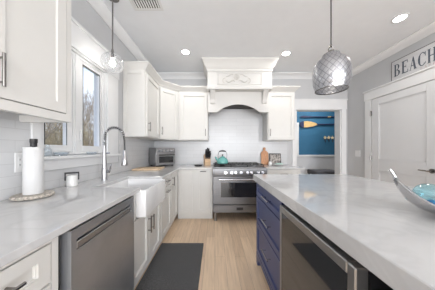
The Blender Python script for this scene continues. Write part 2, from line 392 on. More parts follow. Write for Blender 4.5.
struct('trim_4', B().box(2.24, 2.375, BY-0.03, BY, 1.075, 1.99, 0.004), M['trim'], 'white upright board at the left of the blue wall', 'trim')
# head, side casing, stool and apron of the window
b = B().box(WL, WL+0.02, 1.139, oy0, 1.165, oz1, 0.002).box(WL, WL+0.02, oy1, 2.15, 1.165, oz1, 0.002)
b.box(WL, WL+0.024, 1.12, 2.17, oz1, 2.345, 0.002).box(WL, WL+0.045, 1.105, 2.19, 2.345, 2.37, 0.003)
b.box(WL, WL+0.022, 1.139, 2.15, 1.058, 1.14, 0.002)
struct('trim_5', b, M['trim'], 'wide white casing and apron round the window', 'casing')
struct('trim_6', B().box(WL-0.05, WL+0.05, 1.12, 2.17, 1.14, 1.165, 0.004), M['trim'], 'white window stool under the panes', 'sill')
b = B().box(WL-0.14, WL, oy0, oy0+0.012, oz0, oz1).box(WL-0.14, WL, oy1-0.012, oy1, oz0, oz1).box(WL-0.14, WL, oy0, oy1, oz1-0.012, oz1).box(WL-0.14, WL-0.05, oy0, oy1, oz0, oz0+0.012)
struct('trim_7', b, M['trim'], 'white jamb lining inside the window opening', 'trim')
def window(name, y0, y1, g0, g1, label):
    x0, x1 = WL-0.085, WL-0.03
    r = tag(obj(name, B().box(x0, x1, y0, y0+0.02, 1.177, 2.118).box(x0, x1, y1-0.02, y1, 1.177, 2.118).box(x0, x1, y0+0.02, y1-0.02, 1.177, 1.197).box(x0, x1, y0+0.02, y1-0.02, 2.098, 2.118), M['trim']), label, 'window', None, 'structure')
    xa, xb = WL-0.075, WL-0.035
    obj('sash', B().box(xa, xb, y0+0.02, g0, 1.197, 2.098, 0.003).box(xa, xb, g1, y1-0.02, 1.197, 2.098, 0.003).box(xa, xb, g0, g1, 1.197, 1.255, 0.003).box(xa, xb, g0, g1, 2.065, 2.098, 0.003), M['trim'], r)
    obj('gasket', B().box(xb-0.002, xb+0.0015, g0, g0+0.004, 1.255, 2.065).box(xb-0.002, xb+0.0015, g1-0.004, g1, 1.255, 2.065).box(xb-0.002, xb+0.0015, g0, g1, 2.057, 2.065), M['gap'], r)
    obj('glass_pane', B().box(WL-0.060, WL-0.056, g0, g1, 1.255, 2.065), M['pane'], r)
    obj('latch', B().box(xb, xb+0.012, g0-0.040, g0-0.018, 1.30, 1.40, 0.003), M['trim'], r)
window('window_1', 1.212, 1.545, 1.272, 1.465, 'left casement of the window, half behind the upper cabinet')
window('window_2', 1.575, 1.933, 1.642, 1.886, 'right casement of the window, showing sky and bare branches')
struct('trim_8', B().box(WL-0.14, WL-0.025, 1.545, 1.575, 1.177, 2.118), M['trim'], 'white mullion between the two casements', 'mullion')
# white door on the right wall
dy0, dy1, dtop = 2.03, 2.91, 2.095
b = B().box(WR-0.022, WR, dy1+0.012, 3.04, 0, 2.105, 0.003).box(WR-0.022, WR, dy0-0.12, dy0-0.012, 0, 2.105, 0.003)
b.box(WR-0.026, WR, dy0-0.13, 3.055, 2.105, 2.255, 0.003).box(WR-0.042, WR, dy0-0.14, 3.065, 2.255, 2.28, 0.003)
struct('trim_9', b, M['trim'], 'white casing round the closed door', 'casing')
struct('baseboard_right', B().box(WR-0.015, WR, 3.05, YB, 0, 0.13, 0.003).box(WR-0.015, WR, YF, dy0-0.13, 0, 0.13, 0.003), M['trim'], 'white baseboard of the right wall', 'baseboard')
d = thing('door_1', 'white two-panel door on the right wall under the sign', 'door', (WR-0.004, dy1, 0), R(-90)); d['kind'] = 'structure'
wd = dy1-dy0
bb = B()
bb.box(0, wd, -0.008, 0.0035, 0.005, dtop)
def frame(bb, x0, x1, z0, z1, y=-0.008):
    bb.box(x0, x0+0.012, y-0.006, y, z0, z1).box(x1-0.012, x1, y-0.006, y, z0, z1).box(x0, x1, y-0.006, y, z0, z0+0.012).box(x0, x1, y-0.006, y, z1-0.012, z1)
st = 0.125
bb.box(0, st, -0.018, -0.008, 0.005, dtop, 0.002).box(wd-st, wd, -0.018, -0.008, 0.005, dtop, 0.002)
for z0, z1 in ((0.005, 0.24), (0.86, 1.05), (1.985, dtop)): bb.box(st, wd-st, -0.018, -0.008, z0, z1, 0.002)
frame(bb, st+0.004, wd-st-0.004, 0.244, 0.856); frame(bb, st+0.004, wd-st-0.004, 1.054, 1.981)
obj('door_slab', bb, M['door'], d)
for z in (0.28, 1.08, 1.855):
    obj('hinge', B().box(-0.011, 0.012, -0.0235, -0.018, z-0.045, z+0.045).tube([(-0.004, -0.028, z-0.05), (-0.004, -0.028, z+0.05)], 0.007, 8), M['nickel'], d)
hb = B().tube([(wd-0.06, -0.018, 0.945), (wd-0.06, -0.03, 0.945)], 0.03, 16).tube([(wd-0.06, -0.03, 0.945), (wd-0.06, -0.062, 0.945), (wd-0.075, -0.068, 0.945), (wd-0.17, -0.066, 0.948)], [0.011, 0.011, 0.010, 0.008], 10)
obj('door_handle', hb, M['nickel'], d)

# ------------------------------------------------------------------ cabinets
def cabinet(label, loc, rz, wdt, dep, z0, z1, fronts, toe=False, name='base_cabinet', matr=None, toes=(0, None), rec=0.0155):
    matr = matr or M['cab']
    t = thing(name, label, 'cabinet', loc, rz)
    obj('body', B().box(0, wdt, 0, dep, z0, z1), matr, t)
    if toe: obj('toe_kick', B().box(toes[0], wdt if toes[1] is None else toes[1], 0.045, 0.10, 0.001, z0), matr, t)
    for f in fronts:
        kind, x0, x1, a, c, h = f[:6]
        fr = f[6] if len(f) > 6 else 0.058
        p = obj(kind, B().shaker(x0, x1, a, c, fr, rec), matr, t, 30)
        if h:
            ori, hx, hz, ln = h
            obj('handle', B().pull(hx, hz, ln, ori == 'v'), M['nickel'], p)
    return t
P90 = R(90)
FX = -0.66      # carcass front of the left base run (door faces at -0.64)
UX = -0.97      # carcass front of the left uppers
# near upper
y0 = 0.32
t = cabinet('large cream upper cabinet at the near left edge, beside the window', (UX, y0, 0), P90, 1.096-y0, 0.31, 1.4535, 2.40,
        [('door', 0.006, 0.364, 1.447, 2.30, None), ('door', 0.370, 1.0555-y0, 1.447, 2.30, ('v', 0.719-y0, 1.563, 0.148))], name='wall_cabinet', rec=0.007)
obj('face_frame', B().box(0, 1.096-y0, -0.016, 0.0, 1.395, 1.4415).box(1.0595-y0, 1.096-y0, -0.016, 0.0, 1.4415, 2.40).box(0, 1.096-y0, -0.012, 0, 2.303, 2.40), M['cab'], t)
obj('light_rail', B().box(0.0, 1.096-y0, 0, 0.018, 1.395, 1.44).box(1.078-y0, 1.096-y0, 0.018, 0.31, 1.395, 1.44), M['cab'], t)
# uppers past the window
t = cabinet('narrow cream upper cabinet just past the window, with its panelled end showing', (UX, 2.306, 0), P90, 0.535, 0.31, 1.40, 2.40,
        [('door', 0.012, 0.522, 1.415, 2.295, ('v', 0.045, 1.545, 0.135))], name='wall_cabinet')
bb = B().shaker(0.0, 0.30, 1.40, 2.33, 0.045, dep=0.015, y0=-0.018)
e_ = obj('end_panel', bb, M['cab'], t, 30); e_.location = (0, 0.305, 0); e_.rotation_euler = (0, 0, R(-90))
ax, ay, bx, by = -0.97, 2.842, -0.69, 3.15
t = thing('wall_cabinet', 'cream diagonal corner upper cabinet over the toaster oven', 'cabinet', (ax, ay, 0), math.atan2(by-ay, bx-ax))
ang = math.atan2(by-ay, bx-ax); L = math.hypot(bx-ax, by-ay)
pl = [(-1.279, 2.842), (-0.97, 2.842), (-0.69, 3.15), (-0.69, 3.459), (-1.279, 3.459)]
q = [((x-ax)*math.cos(-ang)-(y-ay)*math.sin(-ang), (x-ax)*math.sin(-ang)+(y-ay)*math.cos(-ang)) for x, y in pl]
obj('body', B().prism(q, 'z', 1.40, 2.40), M['cab'], t)
p = obj('door', B().shaker(0.018, L-0.018, 1.415, 2.295), M['cab'], t, 30)
obj('handle', B().pull(0.045, 1.545, 0.135, True), M['nickel'], p)
cabinet('cream upper cabinet on the back wall, left of the range hood', (-0.689, 3.15, 0), 0, 0.554, 0.31, 1.40, 2.40,
        [('door', 0.03, 0.545, 1.415, 2.295, ('v', 0.512, 1.545, 0.135))], name='wall_cabinet')
cabinet('cream upper cabinet on the back wall, right of the range hood', (1.003, 3.15, 0), 0, 0.515, 0.31, 1.40, 2.40,
        [('door', 0.012, 0.503, 1.415, 2.295, ('v', 0.042, 1.545, 0.135))], name='wall_cabinet')
cc = [(0, 2.325), (0.010, 2.325), (0.014, 2.338), (0.036, 2.356), (0.066, 2.392), (0.075, 2.394), (0.075, 2.408), (0, 2.408)]
fo = -0.002
struct('trim_10', B().sweep([(WL+0.002, 2.294), (-0.968, 2.294), (-0.968, 2.835), (-0.682, 3.148), (-0.135, 3.148)], cc), M['cab'], 'cream crown moulding on the corner upper cabinets', 'moulding')
struct('trim_11', B().sweep([(1.003, 3.148), (1.52, 3.148), (1.52, YB)], cc), M['cab'], 'cream crown moulding on the cabinet right of the hood', 'moulding')

# base run, left wall
cabinet('cream drawer cabinet at the near left, before the dishwasher', (FX, 0.12, 0), P90, 0.555, 0.60, 0.10, 0.879,
        [('drawer', 0.07, 0.524, 0.70, 0.848, ('h', 0.328, 0.787, 0.16), 0.046), ('drawer', 0.07, 0.524, 0.42, 0.69, ('h', 0.30, 0.60, 0.15)), ('drawer', 0.07, 0.524, 0.12, 0.41, ('h', 0.30, 0.30, 0.15))], toe=True)
t = [o for o in C.objects if o.get('label', '').startswith('cream drawer cabinet')][0]
obj('face_frame', B().box(0.07, 0.5285, -0.0185, 0, 0.853, 0.879).box(0.5285, 0.555, -0.0185, 0, 0.10, 0.879).box(0.0, 0.065, -0.0185, 0, 0.10, 0.879), M['cab'], t)
# dishwasher
t = thing('dishwasher', 'dark stainless steel dishwasher under the left counter beside the sink', 'dishwasher', (FX, 0.683, 0), P90)
W = 0.565
obj('body', B().box(0.004, W, 0.0, 0.58, 0.10, 0.872), M['black'], t)
obj('kick_plate', B().box(0.0, W, 0.05, 0.07, 0.002, 0.10), M['black'], t)
yf = -0.05; dz0, dz1, a0, a1, hz0, hz1 = 0.115, 0.868, 0.017, W-0.005, 0.772, 0.82
bb = B()
h0, h1 = 0.729-0.683, 1.197-0.683
bb.box(a0, h0, yf, 0, dz0, dz1).box(h1, a1, yf, 0, dz0, dz1).box(h0, h1, yf, 0, dz0, hz0).box(h0, h1, yf, 0, hz1, dz1).box(h0, h1, yf+0.035, 0, hz0, hz1)
bmesh.ops.remove_doubles(bb.bm, verts=bb.bm.verts[:], dist=1e-5)
dr = obj('door', bb, M['dsteel'], t)
obj('handle', B().box(h0+0.004, h1-0.004, yf+0.003, yf+0.014, hz0+0.001, hz0+0.033, 0.003), M['steelframe'], dr)
# sink base and sink
cabinet('cream sink cabinet with two doors below the farmhouse sink', (FX, 1.262, 0), P90, 0.70, 0.60, 0.10, 0.645,
        [('door', 0.012, 0.347, 0.12, 0.64, ('v', 0.347-0.030, 0.50, 0.15)), ('door', 0.353, 0.688, 0.12, 0.64, ('v', 0.353+0.030, 0.50, 0.15))], toe=True)
sb = B().box(-0.995, -0.562, 1.342, 1.880, 0.66, 0.886)
bm = sb.bm; bm.faces.ensure_lookup_table()
top = max(bm.faces, key=lambda f: f.calc_center_median().z)
r = bmesh.ops.inset_region(bm, faces=[top], thickness=0.024)
rr = bmesh.ops.extrude_face_region(bm, geom=[top])
vs = [g for g in rr['geom'] if isinstance(g, bmesh.types.BMVert)]
bmesh.ops.translate(bm, verts=vs, vec=(0, 0, -0.19))
bmesh.ops.delete(bm, geom=[top], context='FACES_ONLY')
bmesh.ops.bevel(bm, geom=bm.edges[:], offset=0.010, segments=3, profile=0.5, affect='EDGES')
bmesh.ops.recalc_face_normals(bm, faces=bm.faces[:])
sink = obj('farmhouse_sink', sb, M['fireclay']); tag(sink, 'white fireclay farmhouse sink with a deep apron front', 'sink')
obj('drain', B().lathe([(0.0, 0.700), (0.03, 0.700), (0.042, 0.703), (0.042, 0.6965), (0, 0.6965)], (-0.80, 1.61), 20), M['chrome'], sink)
sinkcab = [o for o in C.objects if o.get('label', '').startswith('cream sink cabinet')][0]
for ya, yb in ((1.262, 1.338), (1.884, 1.962)):
    bb = B().box(FX-0.58, FX+0.018, ya, yb, 0.646, 0.879)
    fil = obj('sink_filler', bb, M['cab'], sinkcab)
    fil.location = sinkcab.matrix_basis.inverted() @ Vector((0, 0, 0)); fil.rotation_euler = (0, 0, -P90)
cabinet('cream cabinet past the sink, a drawer above a tall pull-out', (FX, 1.965, 0), P90, 0.455, 0.60, 0.10, 0.879,
        [('drawer', 0.01, 0.445, 0.735, 0.865, ('h', 0.235, 0.80, 0.13), 0.045), ('pull_out', 0.01, 0.445, 0.12, 0.725, ('h', 0.235, 0.665, 0.13))], toe=True)
cabinet('cream single-door cabinet at the far end of the left run', (FX, 2.421, 0), P90, 0.42, 0.60, 0.10, 0.879,
        [('door', 0.01, 0.40, 0.12, 0.865, ('v', 0.05, 0.745, 0.13))], toe=True)
# base, back wall
cabinet('cream two-door base cabinet left of the range', (-0.655, 2.87, 0), 0, 0.61, 0.58, 0.10, 0.879,
        [('door', 0.02, 0.262, 0.125, 0.868, None), ('door', 0.325, 0.578, 0.125, 0.868, ('h', 0.4515, 0.845, 0.10))], toe=True)
cabinet('white base cabinet right of the range under the short counter', (0.885, 2.87, 0), 0, 0.60, 0.58, 0.10, 0.879,
        [('drawer', 0.01, 0.59, 0.735, 0.865, ('h', 0.30, 0.80, 0.13), 0.045), ('door', 0.01, 0.297, 0.12, 0.725, ('v', 0.26, 0.64, 0.13)), ('door', 0.303, 0.59, 0.12, 0.725, ('v', 0.34, 0.64, 0.13))], toe=True)
# counters
pts = [(-0.605, -0.4), (-0.605, 1.337), (-0.999, 1.337), (-0.999, 1.885), (-0.605, 1.885), (-0.605, 2.82), (-0.042, 2.82), (-0.042, YB-0.009), (WL+0.009, YB-0.009), (WL+0.009, -0.4)]
bb = B().prism(pts, 'z', 0.8795, 0.91)
bmesh.ops.bevel(bb.bm, geom=[e for e in bb.bm.edges if abs(e.verts[0].co.z-e.verts[1].co.z) < 1e-5], offset=0.002, segments=1, affect='EDGES')
tag(obj('countertop', bb, M['quartz']), 'white quartz worktop running along the left wall round the sink', 'countertop')
tag(obj('countertop', B().box(0.882, 1.535, 2.82, YB-0.009, 0.8795, 0.91, 0.002), M['quartz']), 'short white quartz worktop right of the range', 'countertop')

# ------------------------------------------------------------------ range
t = thing('kitchen_range', 'wide stainless steel gas range on the back wall', 'range', (-0.037, 2.80, 0))
W = 0.914
obj('body', B().box(0, W, 0.02, 0.64, 0.15, 0.90), M['steel'], t)
obj('control_panel', B().prism([(-0.02, 0.775), (-0.035, 0.885), (-0.03, 0.902), (0.02, 0.905), (0.02, 0.775)], 'x', 0.0, W), M['steel'], t)
for X in (0.18, 0.283, 0.348, 0.44, 0.547, 0.61, 0.728, 0.80):
    k = obj('knob', B().tube([(X+0.037, -0.025, 0.832), (X+0.037, -0.036, 0.833)], 0.024, 16).tube([(X+0.037, -0.036, 0.833), (X+0.037, -0.066, 0.836)], [0.018, 0.016], 16), M['chrome'], t)
od = obj('oven_door', B().box(0.006, W-0.006, -0.02, 0.019, 0.297, 0.768, 0.004), M['steel'], t)
obj('oven_window', B().box(0.135, W-0.135, -0.0225, -0.0195, 0.415, 0.665), M['ovenglass'], od)
obj('door_handle', B().tube([(0.10, -0.07, 0.722), (W-0.10, -0.07, 0.722)], 0.013, 12).tube([(0.14, -0.02, 0.722), (0.14, -0.07, 0.722)], 0.010, 8).tube([(W-0.14, -0.02, 0.722), (W-0.14, -0.07, 0.722)], 0.010, 8), M['chrome'], od)
dw = obj('storage_drawer', B().box(0.006, W-0.006, -0.018, 0.019, 0.155, 0.283, 0.004), M['steel'], t)
bd = obj('badge', B().box(0.40, 0.51, -0.021, -0.0175, 0.198, 0.243, 0.001), M['black'], dw)
obj('emblem', B().lathe([(0.0, -0.0012), (0.012, -0.0012), (0.012, 0.0), (0.009, 0.0), (0.009, -0.0004), (0, -0.0004)], (0, 0), 20, sx=1.7).rot(P90, 'X').move((0.455, -0.0206, 0.2205)), M['steelframe'], bd)
for X in (0.045, W-0.045):
    for Y in (0.05, 0.56):
        obj('leg', B().lathe([(0, 0.0), (0.026, 0.0), (0.026, 0.012), (0.02, 0.018), (0.02, 0.155), (0, 0.155)], (X, Y), 16), M['steelframe'], t)
obj('cooktop', B().box(0, W, 0.015, 0.64, 0.90, 0.918, 0.003).box(0, W, 0.60, 0.64, 0.918, 0.945, 0.003), M['steel'], t)
obj('burner_tray', B().box(0.03, W-0.03, 0.05, 0.59, 0.9185, 0.921), M['black'], t)
for X, Y, r_ in ((0.17, 0.19, 0.05), (0.17, 0.45, 0.04), (W/2, 0.32, 0.065), (W-0.17, 0.19, 0.04), (W-0.17, 0.45, 0.05)):
    obj('burner', B().lathe([(0, 0.92), (r_, 0.92), (r_, 0.932), (r_*0.7, 0.936), (r_*0.7, 0.941), (0, 0.942)], (X, Y), 20), M['steelframe'] if X > 0.3 else M['iron'], t)
for k in range(3):
    x0 = 0.035+k*0.283; x1 = x0+0.278; bb = B(); z = 0.957; rr = 0.006
    for Y in (0.06, 0.32, 0.58): bb.tube([(x0, Y, z), (x1, Y, z)], rr, 6)
    for X in (x0, (x0+x1)/2, x1): bb.tube([(X, 0.06, z), (X, 0.58, z)], rr, 6)
    for X in (x0, x1):
        for Y in (0.06, 0.58): bb.tube([(X, Y, 0.919), (X, Y, z)], rr, 6)
    for X in (x0+0.07, x1-0.07): bb.tube([(X, 0.12, z), (X, 0.52, z)], rr*0.8, 6)
    obj('grate', bb, M['iron'], t)

# ------------------------------------------------------------------ range hood
t = thing('range_hood', 'cream wooden range hood with arched front and carved ornament', 'range hood', (0.435, 3.46, 0))
def hp(name, bb, m, par=t, sm=35):
    if par is t: bb.move((-0.435, -3.46, 0))
    return obj(name, bb, m, par, sm)
arc = [(-0.131, 1.914), (0.03, 1.914), (0.045, 1.922)]
for k in range(13):
    u = k/12; arc.append((0.075+u*0.72, 1.943+0.12*math.sin(math.pi*u)**0.8))
arc += [(0.825, 1.922), (0.84, 1.914), (0.999, 1.914), (0.999, 2.30), (-0.131, 2.30)]
hp('valance', B().prism(arc, 'y', 3.062, 3.085), M['cab'])
hp('side_panel', B().box(-0.131, -0.112, 3.085, 3.45, 1.914, 2.30), M['cab']); hp('side_panel', B().box(0.98, 0.999, 3.085, 3.45, 1.914, 2.30), M['cab'])
hp('liner', B().box(-0.112, 0.98, 3.086, 3.45, 2.068, 2.09), M['filter'])
bb = B()
for k in range(26): bb.box(0.10+k*0.026, 0.112+k*0.026, 3.11, 3.40, 2.060, 2.068)
hp('filter', bb, M['filter'])
bx = hp('canopy', B().box(-0.131, 0.999, 2.905, 3.452, 2.31, 2.80), M['cab'])
hp('ledge', B().sweep([(-0.131, 3.06), (-0.131, 2.905), (0.999, 2.905), (0.999, 3.06)][::1], [(0.001, 2.285), (0.008, 2.285), (0.012, 2.30), (0.018, 2.318), (0.018, 2.335), (0.001, 2.345)]).box(-0.131, 0.999, 2.905, 3.452, 2.295, 2.309), M['cab'])
hp('crown', B().sweep([(-0.131, 3.45), (-0.131, 2.905), (0.999, 2.905), (0.999, 3.45)], [(0.001, 2.595), (0.012, 2.595), (0.014, 2.635), (0.022, 2.645), (0.045, 2.675), (0.078, 2.755), (0.090, 2.765), (0.090, 2.798), (0.001, 2.798)]), M['cab'])
bb = B(); f0, f1, g0, g1 = 0.045, 0.825, 2.365, 2.575
bb.box(f0, f1, 2.897, 2.906, g0, g0+0.014, 0.003).box(f0, f1, 2.897, 2.906, g1-0.014, g1, 0.003).box(f0, f0+0.014, 2.897, 2.906, g0, g1, 0.003).box(f1-0.014, f1, 2.897, 2.906, g0, g1, 0.003)
hp('panel_moulding', bb, M['cab'])
bb = B(); cx, cz, yy = 0.38, 2.495, 2.90
bb.sphere((cx, yy, cz), 0.022, (1, 0.6, 1), 12)
for k in range(8):
    a = k*math.pi/4; bb.sphere((cx+0.034*math.cos(a), yy, cz+0.034*math.sin(a)), 0.019, (1, 0.5, 1), 10)
for s in (-1, 1):
    pth = [(cx+s*(0.03+0.16*u), yy+0.002, cz-0.075+0.018*math.sin(u*7)) for u in [i/14 for i in range(15)]]
    bb.tube(pth, [0.004+0.008*math.sin(math.pi*(i+1)/16) for i in range(15)], 6)
    pth = [(cx+s*(0.20+0.045*math.cos(a)), yy+0.002, cz-0.06+0.045*math.sin(a)) for a in [-1.6+i*0.35 for i in range(10)]]
    bb.tube(pth, 0.006, 6)
    pth = [(cx+s*(0.06+0.13*u), yy+0.002, cz+0.045-0.03*u+0.01*math.sin(u*6)) for u in [i/10 for i in range(11)]]
    bb.tube(pth, [0.003+0.005*math.sin(math.pi*(i+1)/12) for i in range(11)], 6)
hp('carved_ornament', bb, M['carving_shade'])
for X in (-0.085, 0.87):
    prof = [(3.061, 2.294), (2.935, 2.294), (2.935, 2.270), (2.952, 2.255), (2.975, 2.215), (3.01, 2.17), (3.03, 2.12), (3.035, 2.09), (3.045, 2.075), (3.061, 2.07)]
    hp('corbel', B().prism(prof, 'x', X, X+0.085), M['cab'])

# ------------------------------------------------------------------ island
IX = 0.465
t = thing('kitchen_island', 'navy blue island cabinet with three drawers beside the aisle', 'kitchen island', (IX, 1.785, 0), R(-90))
# local x runs toward the camera, local y runs right
obj('body', B().box(0, 0.695, 0, 0.55, 0.12, 0.878).box(0, 2.0, 0.56, 0.86, 0.12, 0.878).box(1.80, 2.0, 0, 0.56, 0.12, 0.878), M['navy'], t)
toe = [(0, 0.001), (0.055, 0.001), (0.06, 0.03), (0.085, 0.065), (0.12, 0.08), (0.575, 0.08), (0.61, 0.065), (0.635, 0.03), (0.64, 0.001), (0.695, 0.001), (0.695, 0.12), (0, 0.12)]
obj('foot_rail', B().prism(toe, 'y', -0.018, 0.02), M['navy'], t)
obj('plinth', B().box(0.05, 0.69, 0.06, 0.55, 0.001, 0.12).box(0.0, 2.0, 0.58, 0.84, 0.001, 0.12).box(1.80, 2.0, 0.06, 0.56, 0.001, 0.12), M['gap'], t)
for z0, z1, hz in ((0.735, 0.872, 0.80), (0.455, 0.725, 0.595), (0.135, 0.445, 0.335)):
    p = obj('drawer', B().shaker(0.012, 0.685, z0, z1, 0.045, 0.012), M['navy'], t, 30)
    obj('handle', B().pull(0.40, hz, 0.17, False), M['chrome'], p)
tag(obj('island_countertop', B().box(0.424, 1.44, -0.45, 1.83, 0.879, 0.945, 0.003), M['quartz']), 'thick white quartz island top with the silver bowl', 'countertop')
# cooler in the island
t = thing('beverage_cooler', 'built-in undercounter cooler with a steel-framed dark glass door in the island', 'cooler', (IX, 1.083, 0), R(-90))
W = 0.588
obj('body', B().box(0.006, W, 0.002, 0.54, 0.02, 0.862), M['black'], t)
yf = -0.042; fw = 0.022
bb = B().box(0.004, 0.004+fw, yf, 0, 0.10, 0.855, 0.003).box(W-0.036, W-0.002, yf, 0, 0.10, 0.855, 0.004).box(0.004+fw, W-0.036, yf, 0, 0.815, 0.855, 0.003).box(0.004+fw, W-0.036, yf, 0, 0.10, 0.14, 0.003)
fr = obj('door', bb, M['steelframe'], t)
obj('glass_panel', B().box(0.004+fw, W-0.036, yf+0.004, yf+0.02, 0.14, 0.815), M['blackglass'], fr)
obj('toe_grille', B().box(0.01, W, 0.02, 0.03, 0.021, 0.095), M['black'], t)
t = thing('undercounter_appliance', 'steel-topped appliance at the near end of the island, mostly cut off by the frame', 'appliance', (IX, 0.448, 0), R(-90))
obj('body', B().box(0, 0.46, 0.002, 0.54, 0.02, 0.80), M['black'], t)
dr = obj('door', B().box(0.004, 0.456, -0.03, 0.0, 0.10, 0.785, 0.004), M['steelframe'], t)

# ------------------------------------------------------------------ floor mat
tag(obj('floor_mat', B().box(-0.69, -0.146, 0.35, 2.136, 0.001, 0.010, 0.003), M['rug']), 'long charcoal woven mat on the floor before the sink', 'rug')

# ------------------------------------------------------------------ faucet
t = thing('kitchen_faucet', 'tall chrome spring-coil pull-down faucet behind the sink', 'faucet', (-1.125, 1.68, 0.9105))
obj('base', B().lathe([(0, 0), (0.030, 0), (0.030, 0.008), (0.027, 0.012), (0.027, 0.115), (0.022, 0.125), (0, 0.125)], (0, 0), 20), M['spring'], t)
obj('riser', B().lathe([(0, 0.12), (0.023, 0.12), (0.017, 0.25), (0.015, 0.32), (0.0155, 0.345), (0, 0.345)], (0, 0), 16), M['spring'], t)
rad = 0.098
arch = [(0, 0, 0.34), (0, 0, 0.38), (0.002, 0, 0.42)]
for k in range(1, 19):
    a = math.pi - k*math.pi*0.93/18; arch.append((0.1+rad*math.cos(a)*1.0, 0, 0.425+0.105*math.sin(a)))
obj('hose', B().tube(arch + [(0.203, 0, 0.40), (0.206, 0, 0.29)], 0.0085, 8), M['rubber'], t)
def along(pts, n):
    P = [Vector(p) for p in pts]; L = [0]
    for i in range(1, len(P)): L.append(L[-1]+(P[i]-P[i-1]).length)
    res = []
    for k in range(n):
        s = L[-1]*k/(n-1); i = 0
        while i < len(P)-2 and L[i+1] < s: i += 1
        u = (s-L[i])/(L[i+1]-L[i]); res.append((P[i].lerp(P[i+1], u), (P[i+1]-P[i]).normalized()))
    return res
N = 19*8; hel = []
for k, (p, d) in enumerate(along(arch, N)):
    v = Vector((0, 1, 0)); u = d.cross(v).normalized(); a = 2*math.pi*k/8
    hel.append(p + (u*math.cos(a)+v*math.sin(a))*0.0145)
obj('spring_coil', B().tube(hel, 0.0042, 5), M['spring'], t)
obj('spray_head', B().lathe([(0, 0.30), (0.011, 0.30), (0.016, 0.285), (0.017, 0.23), (0.020, 0.225), (0.023, 0.205), (0.033, 0.15), (0.031, 0.145), (0, 0.145)], (0.206, 0), 16), M['spring'], t)
obj('dock_arm', B().tube([(0.0, 0, 0.268), (0.055, 0, 0.272)], [0.008, 0.006], 8), M['chrome'], t)
obj('lever', B().tube([(0.0, 0.0, 0.085), (0.05, 0, 0.085)], 0.016, 12).tube([(0.048, 0, 0.085), (0.062, -0.004, 0.11), (0.072, -0.006, 0.165)], [0.011, 0.009, 0.005], 8), M['chrome'], t)

# ------------------------------------------------------------------ things on the left counter
ZT = 0.9105
t = thing('paper_towel_holder', 'paper towel roll on a round pebbled stone base with black finial', 'paper towel holder', (-1.165, 1.06, ZT))
obj('base', B().lathe([(0, 0), (0.085, 0), (0.098, 0.006), (0.100, 0.014), (0.094, 0.022), (0, 0.022)], (0, 0), 32), M['stone'], t)
obj('towel_roll', B().lathe([(0.012, 0.024), (0.047, 0.024), (0.048, 0.026), (0.048, 0.318), (0.047, 0.320), (0.012, 0.320)], (0, 0), 32), M['paper'], t)
obj('finial', B().lathe([(0, 0.30), (0.008, 0.30), (0.008, 0.322), (0.0165, 0.324), (0.0165, 0.345), (0.0185, 0.350), (0.0185, 0.374), (0, 0.375)], (0, 0), 16), M['rubber'], t)
t = thing('lidded_canister', 'small white canister with a black squared bail handle on the left counter', 'canister', (-1.20, 1.385, ZT))
obj('pot', B().lathe([(0, 0), (0.036, 0), (0.039, 0.004), (0.037, 0.085), (0.034, 0.092), (0, 0.093)], (0, 0), 24), M['ceramic'], t)
obj('bail_handle', B().box(-0.007, 0.007, -0.047, -0.0385, 0.05, 0.115, 0.002).box(-0.007, 0.007, 0.0385, 0.047, 0.05, 0.115, 0.002).box(-0.007, 0.007, -0.047, 0.047, 0.105, 0.117, 0.002).rot(R(-49)), M['rubber'], t)
tag(obj('chopping_board', B().box(-0.20, 0.20, -0.165, 0.165, 0, 0.022, 0.005, 2), M['palewood']), 'flat pale wooden chopping board lying before the toaster oven', 'chopping board')
o = C.objects['chopping_board']; o.location = (-1.035, 2.60, ZT+0.0005); o.rotation_euler = (0, 0, R(4))
# toaster oven
t = thing('toaster_oven', 'silver toaster oven standing angled in the counter corner', 'toaster oven', (-1.045, 2.925, ZT), R(45))
W, D, H = 0.385, 0.30, 0.345
obj('body', B().box(0, W, 0.012, D, 0.022, H, 0.008, 2), M['steelframe'], t)
for x in (0.035, W-0.035):
    for y in (0.04, D-0.04): obj('foot', B().lathe([(0, 0), (0.014, 0), (0.016, 0.022), (0, 0.022)], (x, y), 12), M['rubber'], t)
obj('control_panel', B().box(0, W, -0.004, 0.0125, 0.245, H-0.004, 0.003), M['steelframe'], t)
for x in (0.055, 0.125, 0.195, 0.265, 0.33): obj('knob', B().tube([(x, -0.004, 0.292), (x, -0.024, 0.292)], [0.022, 0.019], 16), M['chrome'], t)
p = obj('door', B().box(0.006, W-0.006, -0.012, 0.0125, 0.035, 0.228, 0.004), M['steelframe'], t)
obj('window', B().box(0.05, W-0.05, -0.0145, -0.0115, 0.07, 0.185), M['ovenglass'], p)
obj('handle', B().tube([(0.04, -0.04, 0.212), (W-0.04, -0.04, 0.212)], 0.009, 10).tube([(0.06, -0.012, 0.212), (0.06, -0.04, 0.212)], 0.006, 8).tube([(W-0.06, -0.012, 0.212), (W-0.06, -0.04, 0.212)], 0.006, 8), M['rubber'], p)
